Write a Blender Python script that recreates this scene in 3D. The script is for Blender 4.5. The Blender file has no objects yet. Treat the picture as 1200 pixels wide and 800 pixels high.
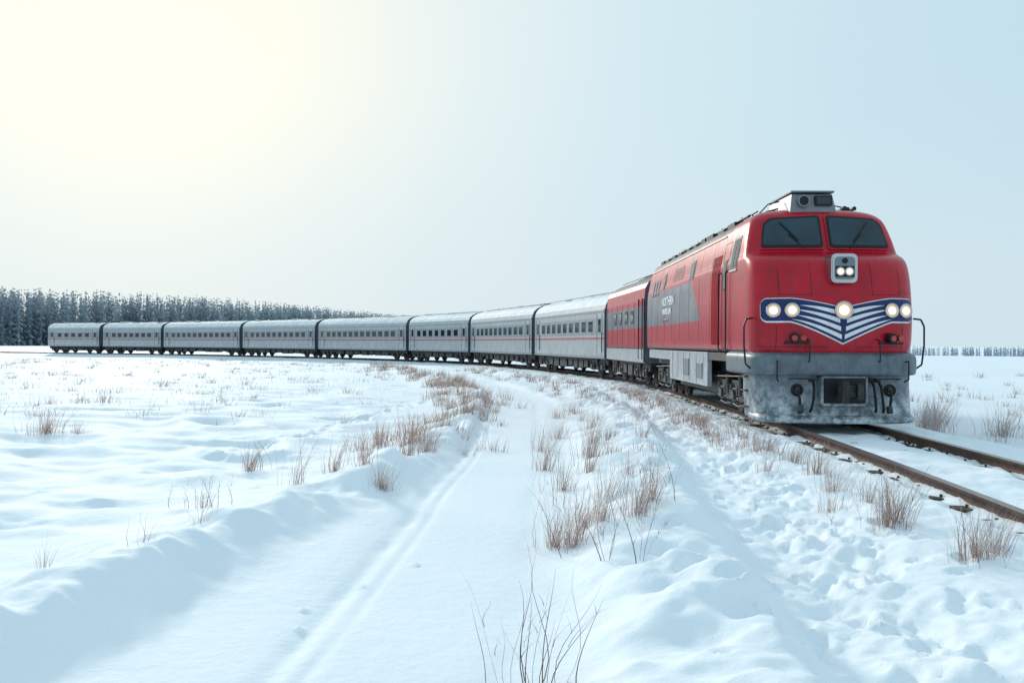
import bpy, math, random
import numpy as np
from mathutils import Vector, Matrix
random.seed(7); rng=np.random.default_rng(11)
sc=bpy.context.scene
sc.view_settings.view_transform='Standard'; sc.view_settings.look='None'; sc.view_settings.exposure=0
# ------------------------------------------------------------------ materials
def nmat(name):
    m=bpy.data.materials.new(name); m.use_nodes=True
    return m,m.node_tree.nodes,m.node_tree.links,m.node_tree.nodes['Principled BSDF']
def mat(name,col,rough=.5,metal=0,var=.12,scale=3,coat=0,bump=0,frost=None,frostcol=(.8,.84,.88),spec=.5,grime=0):
    m,n,l,p=nmat(name)
    tc=n.new('ShaderNodeTexCoord'); nz=n.new('ShaderNodeTexNoise'); nz.inputs['Scale'].default_value=scale; nz.inputs['Detail'].default_value=6
    l.new(tc.outputs['Object'],nz.inputs['Vector'])
    mr=n.new('ShaderNodeMapRange'); mr.inputs[1].default_value=.3; mr.inputs[2].default_value=.7; mr.inputs[3].default_value=1-var; mr.inputs[4].default_value=1+var
    l.new(nz.outputs[0],mr.inputs[0])
    mx=n.new('ShaderNodeVectorMath'); mx.operation='SCALE'; mx.inputs[0].default_value=col; l.new(mr.outputs[0],mx.inputs['Scale'])
    out=mx.outputs[0]
    if grime:   # vertical run-down streaks of road dirt
        mp=n.new('ShaderNodeMapping'); mp.inputs['Scale'].default_value=(7,7,.45); l.new(tc.outputs['Object'],mp.inputs[0])
        n4=n.new('ShaderNodeTexNoise'); n4.inputs['Scale'].default_value=1.3; n4.inputs['Detail'].default_value=7; n4.inputs['Roughness'].default_value=.65; l.new(mp.outputs[0],n4.inputs['Vector'])
        r4=n.new('ShaderNodeMapRange'); r4.inputs[1].default_value=.48; r4.inputs[2].default_value=.75; r4.inputs[3].default_value=0; r4.inputs[4].default_value=grime; l.new(n4.outputs[0],r4.inputs[0])
        m4=n.new('ShaderNodeMix'); m4.data_type='RGBA'; l.new(r4.outputs[0],m4.inputs['Factor']); l.new(out,m4.inputs[6]); m4.inputs[7].default_value=(.05,.035,.035,1); out=m4.outputs[2]
        r5=n.new('ShaderNodeMapRange'); r5.inputs[3].default_value=rough-.05; r5.inputs[4].default_value=rough+.22; l.new(n4.outputs[0],r5.inputs[0]); l.new(r5.outputs[0],p.inputs['Roughness'])
    if frost:   # (z_low,z_high,max) snow/frost sticking at low parts
        sx=n.new('ShaderNodeSeparateXYZ'); l.new(tc.outputs['Object'],sx.inputs[0])
        zr=n.new('ShaderNodeMapRange'); zr.inputs[1].default_value=frost[0]; zr.inputs[2].default_value=frost[1]; zr.inputs[3].default_value=frost[2]; zr.inputs[4].default_value=0
        l.new(sx.outputs['Z'],zr.inputs[0])
        n2=n.new('ShaderNodeTexNoise'); n2.inputs['Scale'].default_value=4.5; n2.inputs['Detail'].default_value=8; n2.inputs['Roughness'].default_value=.7
        l.new(tc.outputs['Object'],n2.inputs['Vector'])
        r2=n.new('ShaderNodeMapRange'); r2.inputs[1].default_value=.42; r2.inputs[2].default_value=.62; l.new(n2.outputs[0],r2.inputs[0])
        mu=n.new('ShaderNodeMath'); mu.operation='MULTIPLY'; l.new(zr.outputs[0],mu.inputs[0]); l.new(r2.outputs[0],mu.inputs[1])
        mm=n.new('ShaderNodeMix'); mm.data_type='RGBA'; l.new(mu.outputs[0],mm.inputs['Factor']); l.new(out,mm.inputs[6]); mm.inputs[7].default_value=(*frostcol,1)
        out=mm.outputs[2]
    l.new(out,p.inputs['Base Color'])
    if not grime: p.inputs['Roughness'].default_value=rough
    p.inputs['Metallic'].default_value=metal; p.inputs['Coat Weight'].default_value=coat
    p.inputs['Coat Roughness'].default_value=.12; p.inputs['Specular IOR Level'].default_value=spec
    if bump:
        b=n.new('ShaderNodeBump'); b.inputs['Strength'].default_value=bump; b.inputs['Distance'].default_value=.02; l.new(nz.outputs[0],b.inputs['Height']); l.new(b.outputs[0],p.inputs['Normal'])
    return m
def emis(name,col,s,base):
    m,n,l,p=nmat(name); p.inputs['Base Color'].default_value=(*base,1); p.inputs['Emission Color'].default_value=(*col,1); p.inputs['Emission Strength'].default_value=s; p.inputs['Roughness'].default_value=.15
    return m
RED=(.46,.002,.018)
M={}
M['red']=mat('red_paint',RED,.22,0,.14,1.5,0,frost=(1.3,2.1,.14),frostcol=(.45,.25,.27),spec=.36,grime=.42)
M['gray']=mat('gray_paint',(.17,.195,.22),.4,0,.1,3,.1)
M['pilot']=mat('pilot_gray_paint',(.115,.15,.18),.38,.1,.25,5,.1,frost=(.1,1.2,.75),grime=.5)
M['skirt']=mat('skirt_silver_paint',(.34,.37,.40),.45,.2,.12,4,0,frost=(.6,1.6,.4),grime=.6)
M['roof']=mat('roof_charcoal',(.045,.05,.058),.65,0,.3,3,frost=(4.2,6,.2))
M['dark']=mat('dark_steel',(.022,.021,.022),.5,.4,.3,8,frost=(0,1.2,.18),frostcol=(.5,.55,.6))
M['bogiegray']=mat('bogie_grime',(.06,.058,.058),.6,.2,.35,8,frost=(0,1.2,.25),frostcol=(.5,.55,.6))
M['black']=mat('black_rubber',(.010,.010,.012),.5,0,.1,spec=.3)
M['glass']=mat('dark_glass',(.010,.017,.024),.06,0,.05,spec=.6)
M['glass2']=mat('cab_glass',(.012,.034,.05),.06,0,.5,1.2,spec=.45)
M['navy']=mat('navy_paint',(.010,.022,.11),.3,0,.08,spec=.35)
M['white']=mat('white_paint',(.76,.77,.78),.4,0,.08,grime=.2)
M['chrome']=mat('chrome',(.50,.51,.52),.24,.9,.05)
M['silver']=mat('carriage_gray_paint',(.45,.465,.475),.42,.15,.1,1.2,frost=(.9,2.0,.45),grime=.45)
M['silver2']=mat('carriage_band_gray',(.31,.33,.345),.42,.15,.1,2,grime=.4)
M['carroof']=mat('snowy_carriage_roof',(.74,.76,.77),.75,0,.16,1.4,bump=.3)
M['carend']=mat('carriage_end_gray',(.085,.11,.135),.6,0,.2,3)
M['stripe']=mat('red_stripe_paint',(.42,.11,.12),.5,0,.15,4)
M['rust']=mat('rusty_rail',(.075,.038,.026),.7,.2,.45,14,bump=.5)
M['railtop']=mat('worn_rail_head',(.24,.18,.16),.35,.7,.3,10)
M['wood']=mat('sleeper_wood',(.07,.05,.04),.9,0,.4,7,bump=.6)
M['lens']=emis('lit_headlight',(1,.93,.76),1.9,(.1,.1,.1))
M['lensw']=emis('lit_lamp_glass',(1,.66,.36),.75,(.12,.11,.1))
M['redlens']=mat('red_lens',(.4,.01,.015),.15,0,.05,coat=1)
def livery(name,y0,slope,z0,z1):
    m=M['red'].copy(); m.name=name; n=m.node_tree.nodes; l=m.node_tree.links; p=n['Principled BSDF']
    src=p.inputs['Base Color'].links[0].from_socket
    tc=[a for a in n if a.type=='TEX_COORD'][0]
    sx=n.new('ShaderNodeSeparateXYZ'); l.new(tc.outputs['Object'],sx.inputs[0])
    def gt(a,b):
        g=n.new('ShaderNodeMath'); g.operation='GREATER_THAN'
        for i,v in enumerate((a,b)):
            if isinstance(v,(int,float)): g.inputs[i].default_value=v
            else: l.new(v,g.inputs[i])
        return g.outputs[0]
    e=n.new('ShaderNodeMath'); e.operation='MULTIPLY_ADD'; l.new(sx.outputs['Z'],e.inputs[0]); e.inputs[1].default_value=slope; l.new(sx.outputs['Y'],e.inputs[2])
    k=[gt(e.outputs[0],y0+slope*2.2),gt(sx.outputs['Z'],z0),gt(z1,sx.outputs['Z'])]
    a=n.new('ShaderNodeMath'); a.operation='MULTIPLY'; l.new(k[0],a.inputs[0]); l.new(k[1],a.inputs[1])
    b=n.new('ShaderNodeMath'); b.operation='MULTIPLY'; l.new(a.outputs[0],b.inputs[0]); l.new(k[2],b.inputs[1])
    mm=n.new('ShaderNodeMix'); mm.data_type='RGBA'; l.new(b.outputs[0],mm.inputs['Factor']); l.new(src,mm.inputs[6])
    nz=n.new('ShaderNodeTexNoise'); nz.inputs['Scale'].default_value=1.1; nz.inputs['Detail'].default_value=5; l.new(tc.outputs['Object'],nz.inputs['Vector'])
    cr=n.new('ShaderNodeValToRGB'); cr.color_ramp.elements[0].position=.35; cr.color_ramp.elements[0].color=(.115,.115,.14,1); cr.color_ramp.elements[1].position=.7; cr.color_ramp.elements[1].color=(.2,.2,.23,1)
    l.new(nz.outputs[0],cr.inputs[0]); l.new(cr.outputs[0],mm.inputs[7]); l.new(mm.outputs[2],p.inputs['Base Color'])
    return m
M['livery']=livery('red_gray_livery',5.4,-1.1,2.35,3.5)
M['livery2']=livery('red_gray_livery_b',-5,0,2.35,3.2)
# ------------------------------------------------------------------ mesh builder
class Part:
    def __init__(s,name,parent,bevel=0,smooth=False):
        s.name=name;s.parent=parent;s.v=[];s.f=[];s.m=[];s.sm=[];s.mats=[];s.bevel=bevel
    def mi(s,k):
        if k not in s.mats: s.mats.append(k)
        return s.mats.index(k)
    def add(s,vs,fs,k,smooth=False):
        o=len(s.v); s.v+= [tuple(map(float,a)) for a in vs]; i=s.mi(k)
        for f in fs: s.f.append([a+o for a in f]); s.m.append(i); s.sm.append(smooth)
    def box(s,x0,x1,y0,y1,z0,z1,k):
        vs=[(x,y,z) for z in(z0,z1) for y in(y0,y1) for x in(x0,x1)]
        s.add(vs,[(0,2,3,1),(4,5,7,6),(0,1,5,4),(2,6,7,3),(0,4,6,2),(1,3,7,5)],k)
    def cyl(s,p0,p1,r,k,n=16,r1=None,cap=True):
        p0=Vector(p0);p1=Vector(p1);d=(p1-p0).normalized(); a=d.orthogonal().normalized(); b=d.cross(a); r1=r if r1 is None else r1
        vs=[p0+(a*math.cos(2*math.pi*i/n)+b*math.sin(2*math.pi*i/n))*r for i in range(n)]+[p1+(a*math.cos(2*math.pi*i/n)+b*math.sin(2*math.pi*i/n))*r1 for i in range(n)]
        s.add(vs,[(i,(i+1)%n,n+(i+1)%n,n+i) for i in range(n)],k,True)
        if cap: s.add(vs,[tuple(range(n))[::-1],tuple(range(n,2*n))],k)
    def tube(s,pts,r,k,n=8):
        pts=[Vector(p) for p in pts]
        for a,b in zip(pts[:-1],pts[1:]): s.cyl(a,b,r,k,n)
    def torus(s,c,nrm,R,r,k,N=24,n=8):
        c=Vector(c);d=Vector(nrm).normalized();a=d.orthogonal().normalized();b=d.cross(a);vs=[]
        for i in range(N):
            t=2*math.pi*i/N; e=a*math.cos(t)+b*math.sin(t)
            for j in range(n):
                u=2*math.pi*j/n; vs.append(c+e*(R+r*math.cos(u))+d*r*math.sin(u))
        s.add(vs,[(i*n+j,((i+1)%N)*n+j,((i+1)%N)*n+(j+1)%n,i*n+(j+1)%n) for i in range(N) for j in range(n)],k,True)
    def finish(s):
        me=bpy.data.meshes.new(s.name); me.from_pydata(s.v,[],s.f); 
        for k in s.mats: me.materials.append(M[k])
        me.polygons.foreach_set('material_index',s.m); me.polygons.foreach_set('use_smooth',s.sm); me.update()
        import bmesh
        bm=bmesh.new(); bm.from_mesh(me); bmesh.ops.recalc_face_normals(bm,faces=bm.faces); bm.to_mesh(me); bm.free()
        o=bpy.data.objects.new(s.name,me); sc.collection.objects.link(o); o.parent=s.parent
        if s.bevel:
            b=o.modifiers.new('bevel','BEVEL'); b.width=s.bevel; b.segments=2; b.limit_method='ANGLE'; b.angle_limit=math.radians(50)
        return o
def empty(name,loc=(0,0,0),rz=0):
    e=bpy.data.objects.new(name,None); sc.collection.objects.link(e); e.location=loc; e.rotation_euler=(0,0,rz); e.empty_display_size=.3
    return e
# ------------------------------------------------------------------ curves
def catmull(P,step=.3):
    P=np.array(P,float); out=[]
    Q=np.vstack([2*P[0]-P[1],P,2*P[-1]-P[-2]])
    for i in range(1,len(Q)-2):
        p0,p1,p2,p3=Q[i-1:i+3]; n=max(2,int(np.linalg.norm(p2-p1)/step))
        t=(np.arange(n)/n)[:,None]
        out.append(.5*(2*p1+(p2-p0)*t+(2*p0-5*p1+4*p2-p3)*t**2+(3*p1-p0-3*p2+p3)*t**3))
    out.append(P[-1:]); return np.vstack(out)
TRK=[(3.5,-14),(4.85,-4),(5.65,3),(6.15,8),(6.55,13),(6.8,18),(6.93,25),(6.88,33),(6.35,42.6),(3.05,57.5),(-2.05,72.7),(-8.8,84),(-20.8,97.2),(-32.9,108.3),(-47.1,118.5),(-58.3,124),(-68.5,128),(-110,142),(-240,165)]
track=catmull(TRK,.35)
bermA=catmull([(-4.6,-6),(-4.1,1),(-3.7,4),(-3.3,6.1),(-2.9,8.3),(-2.25,11),(-1.5,15.5),(-1.0,23),(-1.7,35),(-6.6,57),(-14,78),(-24,92)],.35)
road=catmull([(-1.6,-6),(-1.1,1),(-.65,5.2),(-.4,8.7),(0,15),(.2,23.4),(-.2,35),(-4.7,57),(-12,79),(-22,94)],.35)
moundB=catmull([(1.3,-6),(1.45,2),(1.6,5),(1.72,6.9),(2.05,10.4),(2.55,15),(3.1,21),(3.3,30),(2.6,42),(-1.5,58),(-8,74)],.35)
trough=catmull([(2.1,-6),(2.4,2),(2.6,5),(2.8,7),(3.3,10.4),(3.95,15),(4.4,21),(4.5,30),(3.9,42)],.35)
def sdist(x,y,C):
    x=np.asarray(x,np.float32).ravel(); y=np.asarray(y,np.float32).ravel(); C32=C.astype(np.float32)
    T=np.gradient(C,axis=0); T/=np.linalg.norm(T,axis=1)[:,None]
    out=np.full(x.shape,60.,np.float32)
    lo=C.min(0)-25; hi=C.max(0)+25
    idx=np.nonzero((x>lo[0])&(x<hi[0])&(y>lo[1])&(y<hi[1]))[0]
    cc=(C32**2).sum(1)
    for k in range(0,len(idx),20000):
        j=idx[k:k+20000]; px=x[j];py=y[j]
        D=cc[None,:]-2*(px[:,None]*C32[None,:,0]+py[:,None]*C32[None,:,1])
        q=D.argmin(1); dx=px-C32[q,0]; dy=py-C32[q,1]
        d=dx*T[q,1]-dy*T[q,0]; dd=np.hypot(dx,dy)
        end=(q==0)|(q==len(C)-1)
        out[j]=np.where(end,np.sign(d+1e-6)*np.maximum(dd,np.abs(d)),d)
    return out
tab=rng.random((256,256)).astype(np.float32)
def vn(x,y,s=0):
    x=x+s*17.3; y=y+s*9.7
    xi=np.floor(x).astype(int); yi=np.floor(y).astype(int); fx=x-xi; fy=y-yi
    fx=fx*fx*fx*(fx*(fx*6-15)+10); fy=fy*fy*fy*(fy*(fy*6-15)+10)
    a=tab[xi%256,yi%256];b=tab[(xi+1)%256,yi%256];c=tab[xi%256,(yi+1)%256];d=tab[(xi+1)%256,(yi+1)%256]
    return (a+(b-a)*fx)*(1-fy)+(c+(d-c)*fx)*fy-.5
def fbm(x,y,s=0,o=4,g=.5):
    r=0;a=1
    for i in range(o):
        c,sn=math.cos(i*1.1),math.sin(i*1.1)
        r=r+a*vn((x*c-y*sn)*2**i,(x*sn+y*c)*2**i,s+i*3); a*=g
    return r
def ss(a,b,x):
    t=np.clip((x-a)/(b-a),0,1); return t*t*(3-2*t)
def H(x,y):
    x=np.asarray(x,float); y=np.asarray(y,float); sh=x.shape; x=x.ravel(); y=y.ravel()
    dt=sdist(x,y,track); da=sdist(x,y,bermA); dr=sdist(x,y,road); db=sdist(x,y,moundB); dc=sdist(x,y,trough)
    R=np.hypot(x,y)
    z=.16*fbm(x/9,y/9,1,3)+.5*fbm(x/70,y/70,2,2)*ss(30,160,R)
    rid=(1-np.abs(2*fbm(x/1.9+.25*y,y/1.15,5,2)))          # wind drifts
    left=ss(.6,3,-da)
    z+= .15*(rid-.75)*left*(1-ss(25,70,R))+.06*fbm(x/.8,y/.6,6,3)*left*(1-ss(12,40,R))
    near=1-ss(40,95,R)
    ra=np.where(da<0,1.0,.42)
    z+= (.25+.30*fbm(x/1.3,y/1.3,8,4))*np.exp(-np.abs(da/ra)**2.0)*(.35+.65*near)
    z+= .09*fbm(x/.4,y/.4,22,3)*np.exp(-((da-.1)/.5)**2)*near
    rb=np.where(db<0,1.0,.34)
    lump=fbm(x/.5,y/.5,9,3)
    z+= (.25+.14*fbm(x/1.1,y/1.1,10,3)+.19*lump)*np.exp(-np.abs(db/rb)**2.4)*near
    mid=ss(.9,1.5,dr)*(1-ss(-.2,.3,db))
    z+= mid*(.06+.10*fbm(x/.9,y/.9,12,3))*near
    w=1-ss(.75,1.35,np.abs(dr))
    z=z*(1-.85*w)-.05*w*near
    for o,wd,dp in((-.95,.09,.04),(-.72,.05,.02),(.55,.16,.02)):
        z-= dp*np.exp(-((dr-o+.12*vn(y/3,x*0,23))/wd)**2)*near*(.35+.8*(vn(x*2.5,y*2.5,20)+.5))
    wc=np.exp(-np.abs(dc/.85)**3)*near
    z=z*(1-.7*wc)-.08*wc+wc*.05*fbm(x/.22,y/.22,14,3,.6)
    bank=np.exp(-((dt+2.9)/.8)**2)
    z+= bank*near*(.07+.17*fbm(x/.45,y/.45,15,4,.6))
    e=1-ss(2.0,3.6,np.abs(dt))
    bed=.225+.07*fbm(x/.5,y/.5,16,4,.55)+.03*fbm(x/3,y/3,17,2)
    bed-= .06*np.exp(-((np.abs(dt)-1.12)/.14)**2)+.05*np.exp(-((np.abs(dt)-.78)/.10)**2)
    z=z*(1-e)+bed*e
    z-= 7.0*ss(140,480,y)*ss(20,170,x)
    return z.reshape(sh)
# ------------------------------------------------------------------ ground
def geo(a,b,r,mx=400):
    o=[a]
    while o[-1]<b: o.append(o[-1]+max(min(o[-1]*r,mx),.02))
    return o
xn=list(np.arange(-5.2,7.6,.035)); xr=[7.6+v-1.2 for v in geo(1.2,4500,.034)][1:]; xl=[-(5.2+v-1.2) for v in geo(1.2,4500,.034)][1:]
xs=np.array(xl[::-1]+xn+xr)
ys=np.array(list(np.arange(-80,-4,4.))+list(np.arange(-4,4,.25))+geo(4.,6000,.0068))
X,Y=np.meshgrid(xs,ys); Z=H(X,Y)
def dent(cx,cy,rx,ry,dp,rim=.25,ang=0):
    m=max(rx,ry)*2
    i0,i1=np.searchsorted(xs,[cx-m,cx+m]); j0,j1=np.searchsorted(ys,[cy-m,cy+m])
    if i1<=i0 or j1<=j0: return
    dx=X[j0:j1,i0:i1]-cx; dy=Y[j0:j1,i0:i1]-cy
    c,s=math.cos(ang),math.sin(ang); u=(dx*c+dy*s)/rx; v=(-dx*s+dy*c)/ry; q=np.sqrt(u*u+v*v)
    q=q*(1+.5*fbm(X[j0:j1,i0:i1]*7,Y[j0:j1,i0:i1]*7,31,2))
    Z[j0:j1,i0:i1]+= -dp*np.exp(-q**3)+dp*rim*np.exp(-((q-1.35)/.3)**2)
for k in range(820):
    i=random.randrange(5,len(trough)-1); c=trough[i]
    if c[1]<3.5: continue
    dent(c[0]+random.gauss(.25,.6),c[1]+random.uniform(-.3,.3),random.uniform(.05,.09),random.uniform(.09,.15),random.uniform(.025,.065),.35,random.uniform(-.6,.3))
for (a,b,r,d) in [(1.42,6.75,.13,.08),(1.62,6.25,.12,.07),(1.55,5.8,.12,.08),(1.8,5.5,.1,.06),(1.3,7.6,.1,.06),(1.62,8.5,.1,.05),(1.9,9.5,.1,.05)]: dent(a,b,r,r*.75,d,.25,.5)
for k in range(46):
    t=k/45; dent(-5.5+4.2*t+random.gauss(0,.12),16+24*t+random.gauss(0,.1),.16,.2,.06,.3)
for k in range(40):
    dent(random.uniform(-9,-3.5),random.uniform(7,22),random.uniform(.1,.25),random.uniform(.08,.16),-random.uniform(.02,.05),0)
for (a,b) in [(-1.55,6.3),(-1.62,6.7),(-1.3,7.4),(-.9,8.1)]: dent(a,b,.035,.03,-.03,0)
ny,nx=X.shape
me=bpy.data.meshes.new('snow_ground'); V=np.stack([X,Y,Z],-1).reshape(-1,3).astype(np.float32)
me.vertices.add(len(V)); me.vertices.foreach_set('co',V.ravel())
I=np.arange(ny*nx).reshape(ny,nx); F=np.stack([I[:-1,:-1],I[:-1,1:],I[1:,1:],I[1:,:-1]],-1).reshape(-1,4)
me.loops.add(F.size); me.loops.foreach_set('vertex_index',F.ravel().astype(np.int32))
me.polygons.add(len(F)); me.polygons.foreach_set('loop_start',np.arange(0,F.size,4,dtype=np.int32)); 
me.polygons.foreach_set('use_smooth',np.ones(len(F),bool)); me.update(calc_edges=True); me.validate()
g=bpy.data.objects.new('snow_ground',me); sc.collection.objects.link(g)
m,n,l,p=nmat('snow')
tc=n.new('ShaderNodeTexCoord'); n1=n.new('ShaderNodeTexNoise'); n1.inputs['Scale'].default_value=.6; n1.inputs['Detail'].default_value=5; l.new(tc.outputs['Object'],n1.inputs['Vector'])
cr=n.new('ShaderNodeValToRGB'); cr.color_ramp.elements[0].position=.3; cr.color_ramp.elements[0].color=(.80,.86,.915,1); cr.color_ramp.elements[1].position=.7; cr.color_ramp.elements[1].color=(.86,.90,.94,1)
l.new(n1.outputs[0],cr.inputs[0]); l.new(cr.outputs[0],p.inputs['Base Color']); p.inputs['Roughness'].default_value=.75; p.inputs['Specular IOR Level'].default_value=.25
n2=n.new('ShaderNodeTexNoise'); n2.inputs['Scale'].default_value=7; n2.inputs['Detail'].default_value=9; n2.inputs['Roughness'].default_value=.66; l.new(tc.outputs['Object'],n2.inputs['Vector'])
b=n.new('ShaderNodeBump'); b.inputs['Strength'].default_value=.55; b.inputs['Distance'].default_value=.03; l.new(n2.outputs[0],b.inputs['Height'])
n3=n.new('ShaderNodeTexNoise'); n3.inputs['Scale'].default_value=160; n3.inputs['Detail'].default_value=3; l.new(tc.outputs['Object'],n3.inputs['Vector'])
b2=n.new('ShaderNodeBump'); b2.inputs['Strength'].default_value=.35; b2.inputs['Distance'].default_value=.003; l.new(n3.outputs[0],b2.inputs['Height']); l.new(b.outputs[0],b2.inputs['Normal']); l.new(b2.outputs[0],p.inputs['Normal'])
me.materials.append(m)
# ------------------------------------------------------------------ track
RZ=.35; GA=.93
rt=empty('railway_track')
T=np.gradient(track,axis=0); T/=np.linalg.norm(T,axis=1)[:,None]; N=np.stack([T[:,1],-T[:,0]],1)
prof=[(-.09,-.22),(-.09,-.19),(-.025,-.165),(-.025,-.06),(-.06,-.045),(-.06,0),(.06,0),(.06,-.045),(.025,-.06),(.025,-.165),(.09,-.19),(.09,-.22)]
for nm,off in(('rail_near',-GA),('rail_far',GA)):
    P=Part(nm,rt); k=len(prof); vs=[]
    for c,q in zip(track,N):
        for a,z in prof: vs.append((c[0]+q[0]*(off+a),c[1]+q[1]*(off+a),RZ+z))
    fs=[];ft=[]
    for i in range(len(track)-1):
        for j in range(k-1):
            (ft if j==5 else fs).append((i*k+j,i*k+j+1,(i+1)*k+j+1,(i+1)*k+j))
    P.add(vs,fs,'rust',True); P.add(vs,ft,'railtop'); P.finish()
P=Part('sleepers',rt,.012); L=np.r_[0,np.cumsum(np.linalg.norm(np.diff(track,axis=0),axis=1))]
for s in np.arange(0,110,.68):
    i=np.searchsorted(L,s); c=track[i];t=Vector((*T[i],0));q=Vector((*N[i],0)); w=.13;h=1.3+random.uniform(-.08,.06); zt=RZ-.165+random.uniform(-.02,.008)
    vs=[Vector((*c,zz))+q*a*h+t*bb*w for zz in(zt-.15,zt) for bb in(-1,1) for a in(-1,1)]
    P.add(vs,[(0,2,3,1),(4,5,7,6),(0,1,5,4),(2,6,7,3),(0,4,6,2),(1,3,7,5)],'wood')
    for a in(-GA,GA):
        cc=Vector((*c,zt))+q*a
        for sg in(-1,1): P.cyl(cc+q*sg*.11,cc+q*sg*.11+Vector((0,0,.035)),.022,'rust',6)
P.finish()
# ------------------------------------------------------------------ bogies
def bogie(par,yc,axles=(-1.25,0,1.25),W=1.42,name='bogie'):
    P=Part(name,par,.012)
    ra=.5; a0,a1=axles[0]-.75,axles[-1]+.75
    for sx in(-1,1):
        X0=sx*W
        P.box(min(X0,X0-sx*.12),max(X0,X0-sx*.12),yc+a0,yc+a1,.62,.84,'dark')
        for a in axles:
            P.cyl((sx*.86,yc+a,ra),(sx*1.0,yc+a,ra),ra,'dark',28)
            P.cyl((sx*1.0,yc+a,ra),(sx*1.03,yc+a,ra),ra*.78,'rust',28)
            P.box(min(X0+sx*.05,X0-sx*.2),max(X0+sx*.05,X0-sx*.2),yc+a-.17,yc+a+.17,.34,.66,'dark')
            P.cyl((X0,yc+a,ra),(X0+sx*.11,yc+a,ra),.12,'bogiegray',12)
            for o in(-.3,.3):
                for z in range(6): P.torus((X0-sx*.02,yc+a+o,.5+z*.045),(0,0,1),.085,.019,'dark',12,5)
                P.cyl((X0-sx*.02,yc+a+o,.44),(X0-sx*.02,yc+a+o,.78),.035,'rust',8)
                P.box(min(X0-sx*.14,X0+sx*.06),max(X0-sx*.14,X0+sx*.06),yc+a+o-.11,yc+a+o+.11,.38,.45,'dark')
        for a,b_ in zip(axles[:-1],axles[1:]):
            mdl=yc+(a+b_)/2
            P.cyl((X0+sx*.05,mdl,.5),(X0+sx*.05,mdl,.98),.055,'bogiegray',10); P.box(X0-.05,X0+.05,mdl-.2,mdl+.2,.36,.6,'dark')
            P.tube([(X0+sx*.1,mdl-.5,.3),(X0+sx*.1,mdl,.26),(X0+sx*.1,mdl+.5,.3)],.022,'dark',6)
        P.tube([(X0+sx*.06,yc+a0,.9),(X0+sx*.1,yc+a0*.4,.97),(X0+sx*.06,yc+a1,.88)],.025,'dark',6)
    for a in axles: P.cyl((-.86,yc+a,ra),(.86,yc+a,ra),.09,'dark',10)
    P.box(-.8,.8,yc+a0+.2,yc+a1-.2,.55,.95,'dark')
    P.finish()
# ------------------------------------------------------------------ lead locomotive
def crs(tabl,n=9): return catmullN(np.array(tabl,float),n)
def catmullN(P,n):
    Q=np.vstack([P[0],P,P[-1]]); out=[]
    for i in range(1,len(Q)-2):
        p0,p1,p2,p3=Q[i-1:i+3]; t=(np.arange(n)/n)[:,None]
        out.append(.5*(2*p1+(p2-p0)*t+(2*p0-5*p1+4*p2-p3)*t**2+(3*p1-p0-3*p2+p3)*t**3))
    out.append(P[-1:]); return np.vstack(out)
nose=crs([(1.55,.05,.95,2.6,1.70),(1.75,.0,.95,2.6,1.73),(2.2,-.03,.95,2.6,1.735),(2.65,.0,.95,2.6,1.735),(3.05,.07,.93,2.6,1.73),(3.3,.16,.9,2.6,1.725),(3.47,.28,.86,2.65,1.715),(3.58,.45,.8,2.7,1.705),(3.65,.68,.7,2.9,1.69),(3.70,.88,.56,3.1,1.68),(3.77,.95,.52,3.2,1.665),(4.05,1.06,.5,3.2,1.61),(4.38,1.19,.5,3.1,1.52),(4.54,1.28,.5,3.0,1.43),(4.66,1.42,.5,2.8,1.27),(4.75,1.7,.5,2.6,1.02),(4.81,2.1,.45,2.4,.70),(4.84,2.6,.4,2.2,.35),(4.848,2.85,.3,2,.03)],7)
def ploft(P,tabl,yend,k,kroof=None,cols=None,nt=64,mfun=None):
    cols=[yend] if cols is None else cols; rows=[]
    for z,yf,d,nn,W in tabl:
        row=[(-W,max(c,yf+d+.01),z) for c in cols[::-1]]
        for i in range(nt+1):
            t=math.pi*i/nt; c=math.cos(t);s_=math.sin(t)
            row.append((-W*math.copysign(abs(c)**(2/nn),c),yf+d-d*abs(s_)**(2/nn),z))
        row+=[(W,max(c,yf+d+.01),z) for c in cols]; rows.append(row)
    k_=len(rows[0]); vs=[v for r in rows for v in r]; groups={}
    for i in range(len(rows)-1):
        for j in range(k_-1):
            f=(i*k_+j,i*k_+j+1,(i+1)*k_+j+1,(i+1)*k_+j)
            c=np.mean([vs[a] for a in f],axis=0); kk=mfun(c) if mfun else k
            groups.setdefault(kk,[]).append(f)
    o=len(P.v); P.v+= [tuple(map(float,a)) for a in vs]
    for kk,fs in groups.items():
        i=P.mi(kk)
        for f in fs: P.f.append([a+o for a in f]);P.m.append(i);P.sm.append(True)
    back=[i*k_ for i in range(len(rows))]+[i*k_+k_-1 for i in range(len(rows)-1,-1,-1)]
    P.add(vs,[back],k)
    P.add(vs,[list(range(k_))],k); P.add(vs,[list(range((len(rows)-1)*k_,len(rows)*k_))[::-1]],kroof or k)
def surf(x,z,tabl=nose):
    yf,d,nn,W=[np.interp(z,tabl[:,0],tabl[:,i]) for i in(1,2,3,4)]
    q=min(abs(x)/W,.999); return yf+d-d*(1-q**nn)**(1/nn)
def SP(x,z,off):
    e=.01; y=surf(x,z); dx=(surf(x+e,z)-surf(x-e,z))/(2*e); dz=(surf(x,z+e)-surf(x,z-e))/(2*e)
    nr=Vector((dx,-1,dz)).normalized(); return Vector((x,y,z))+nr*off,nr
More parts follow.
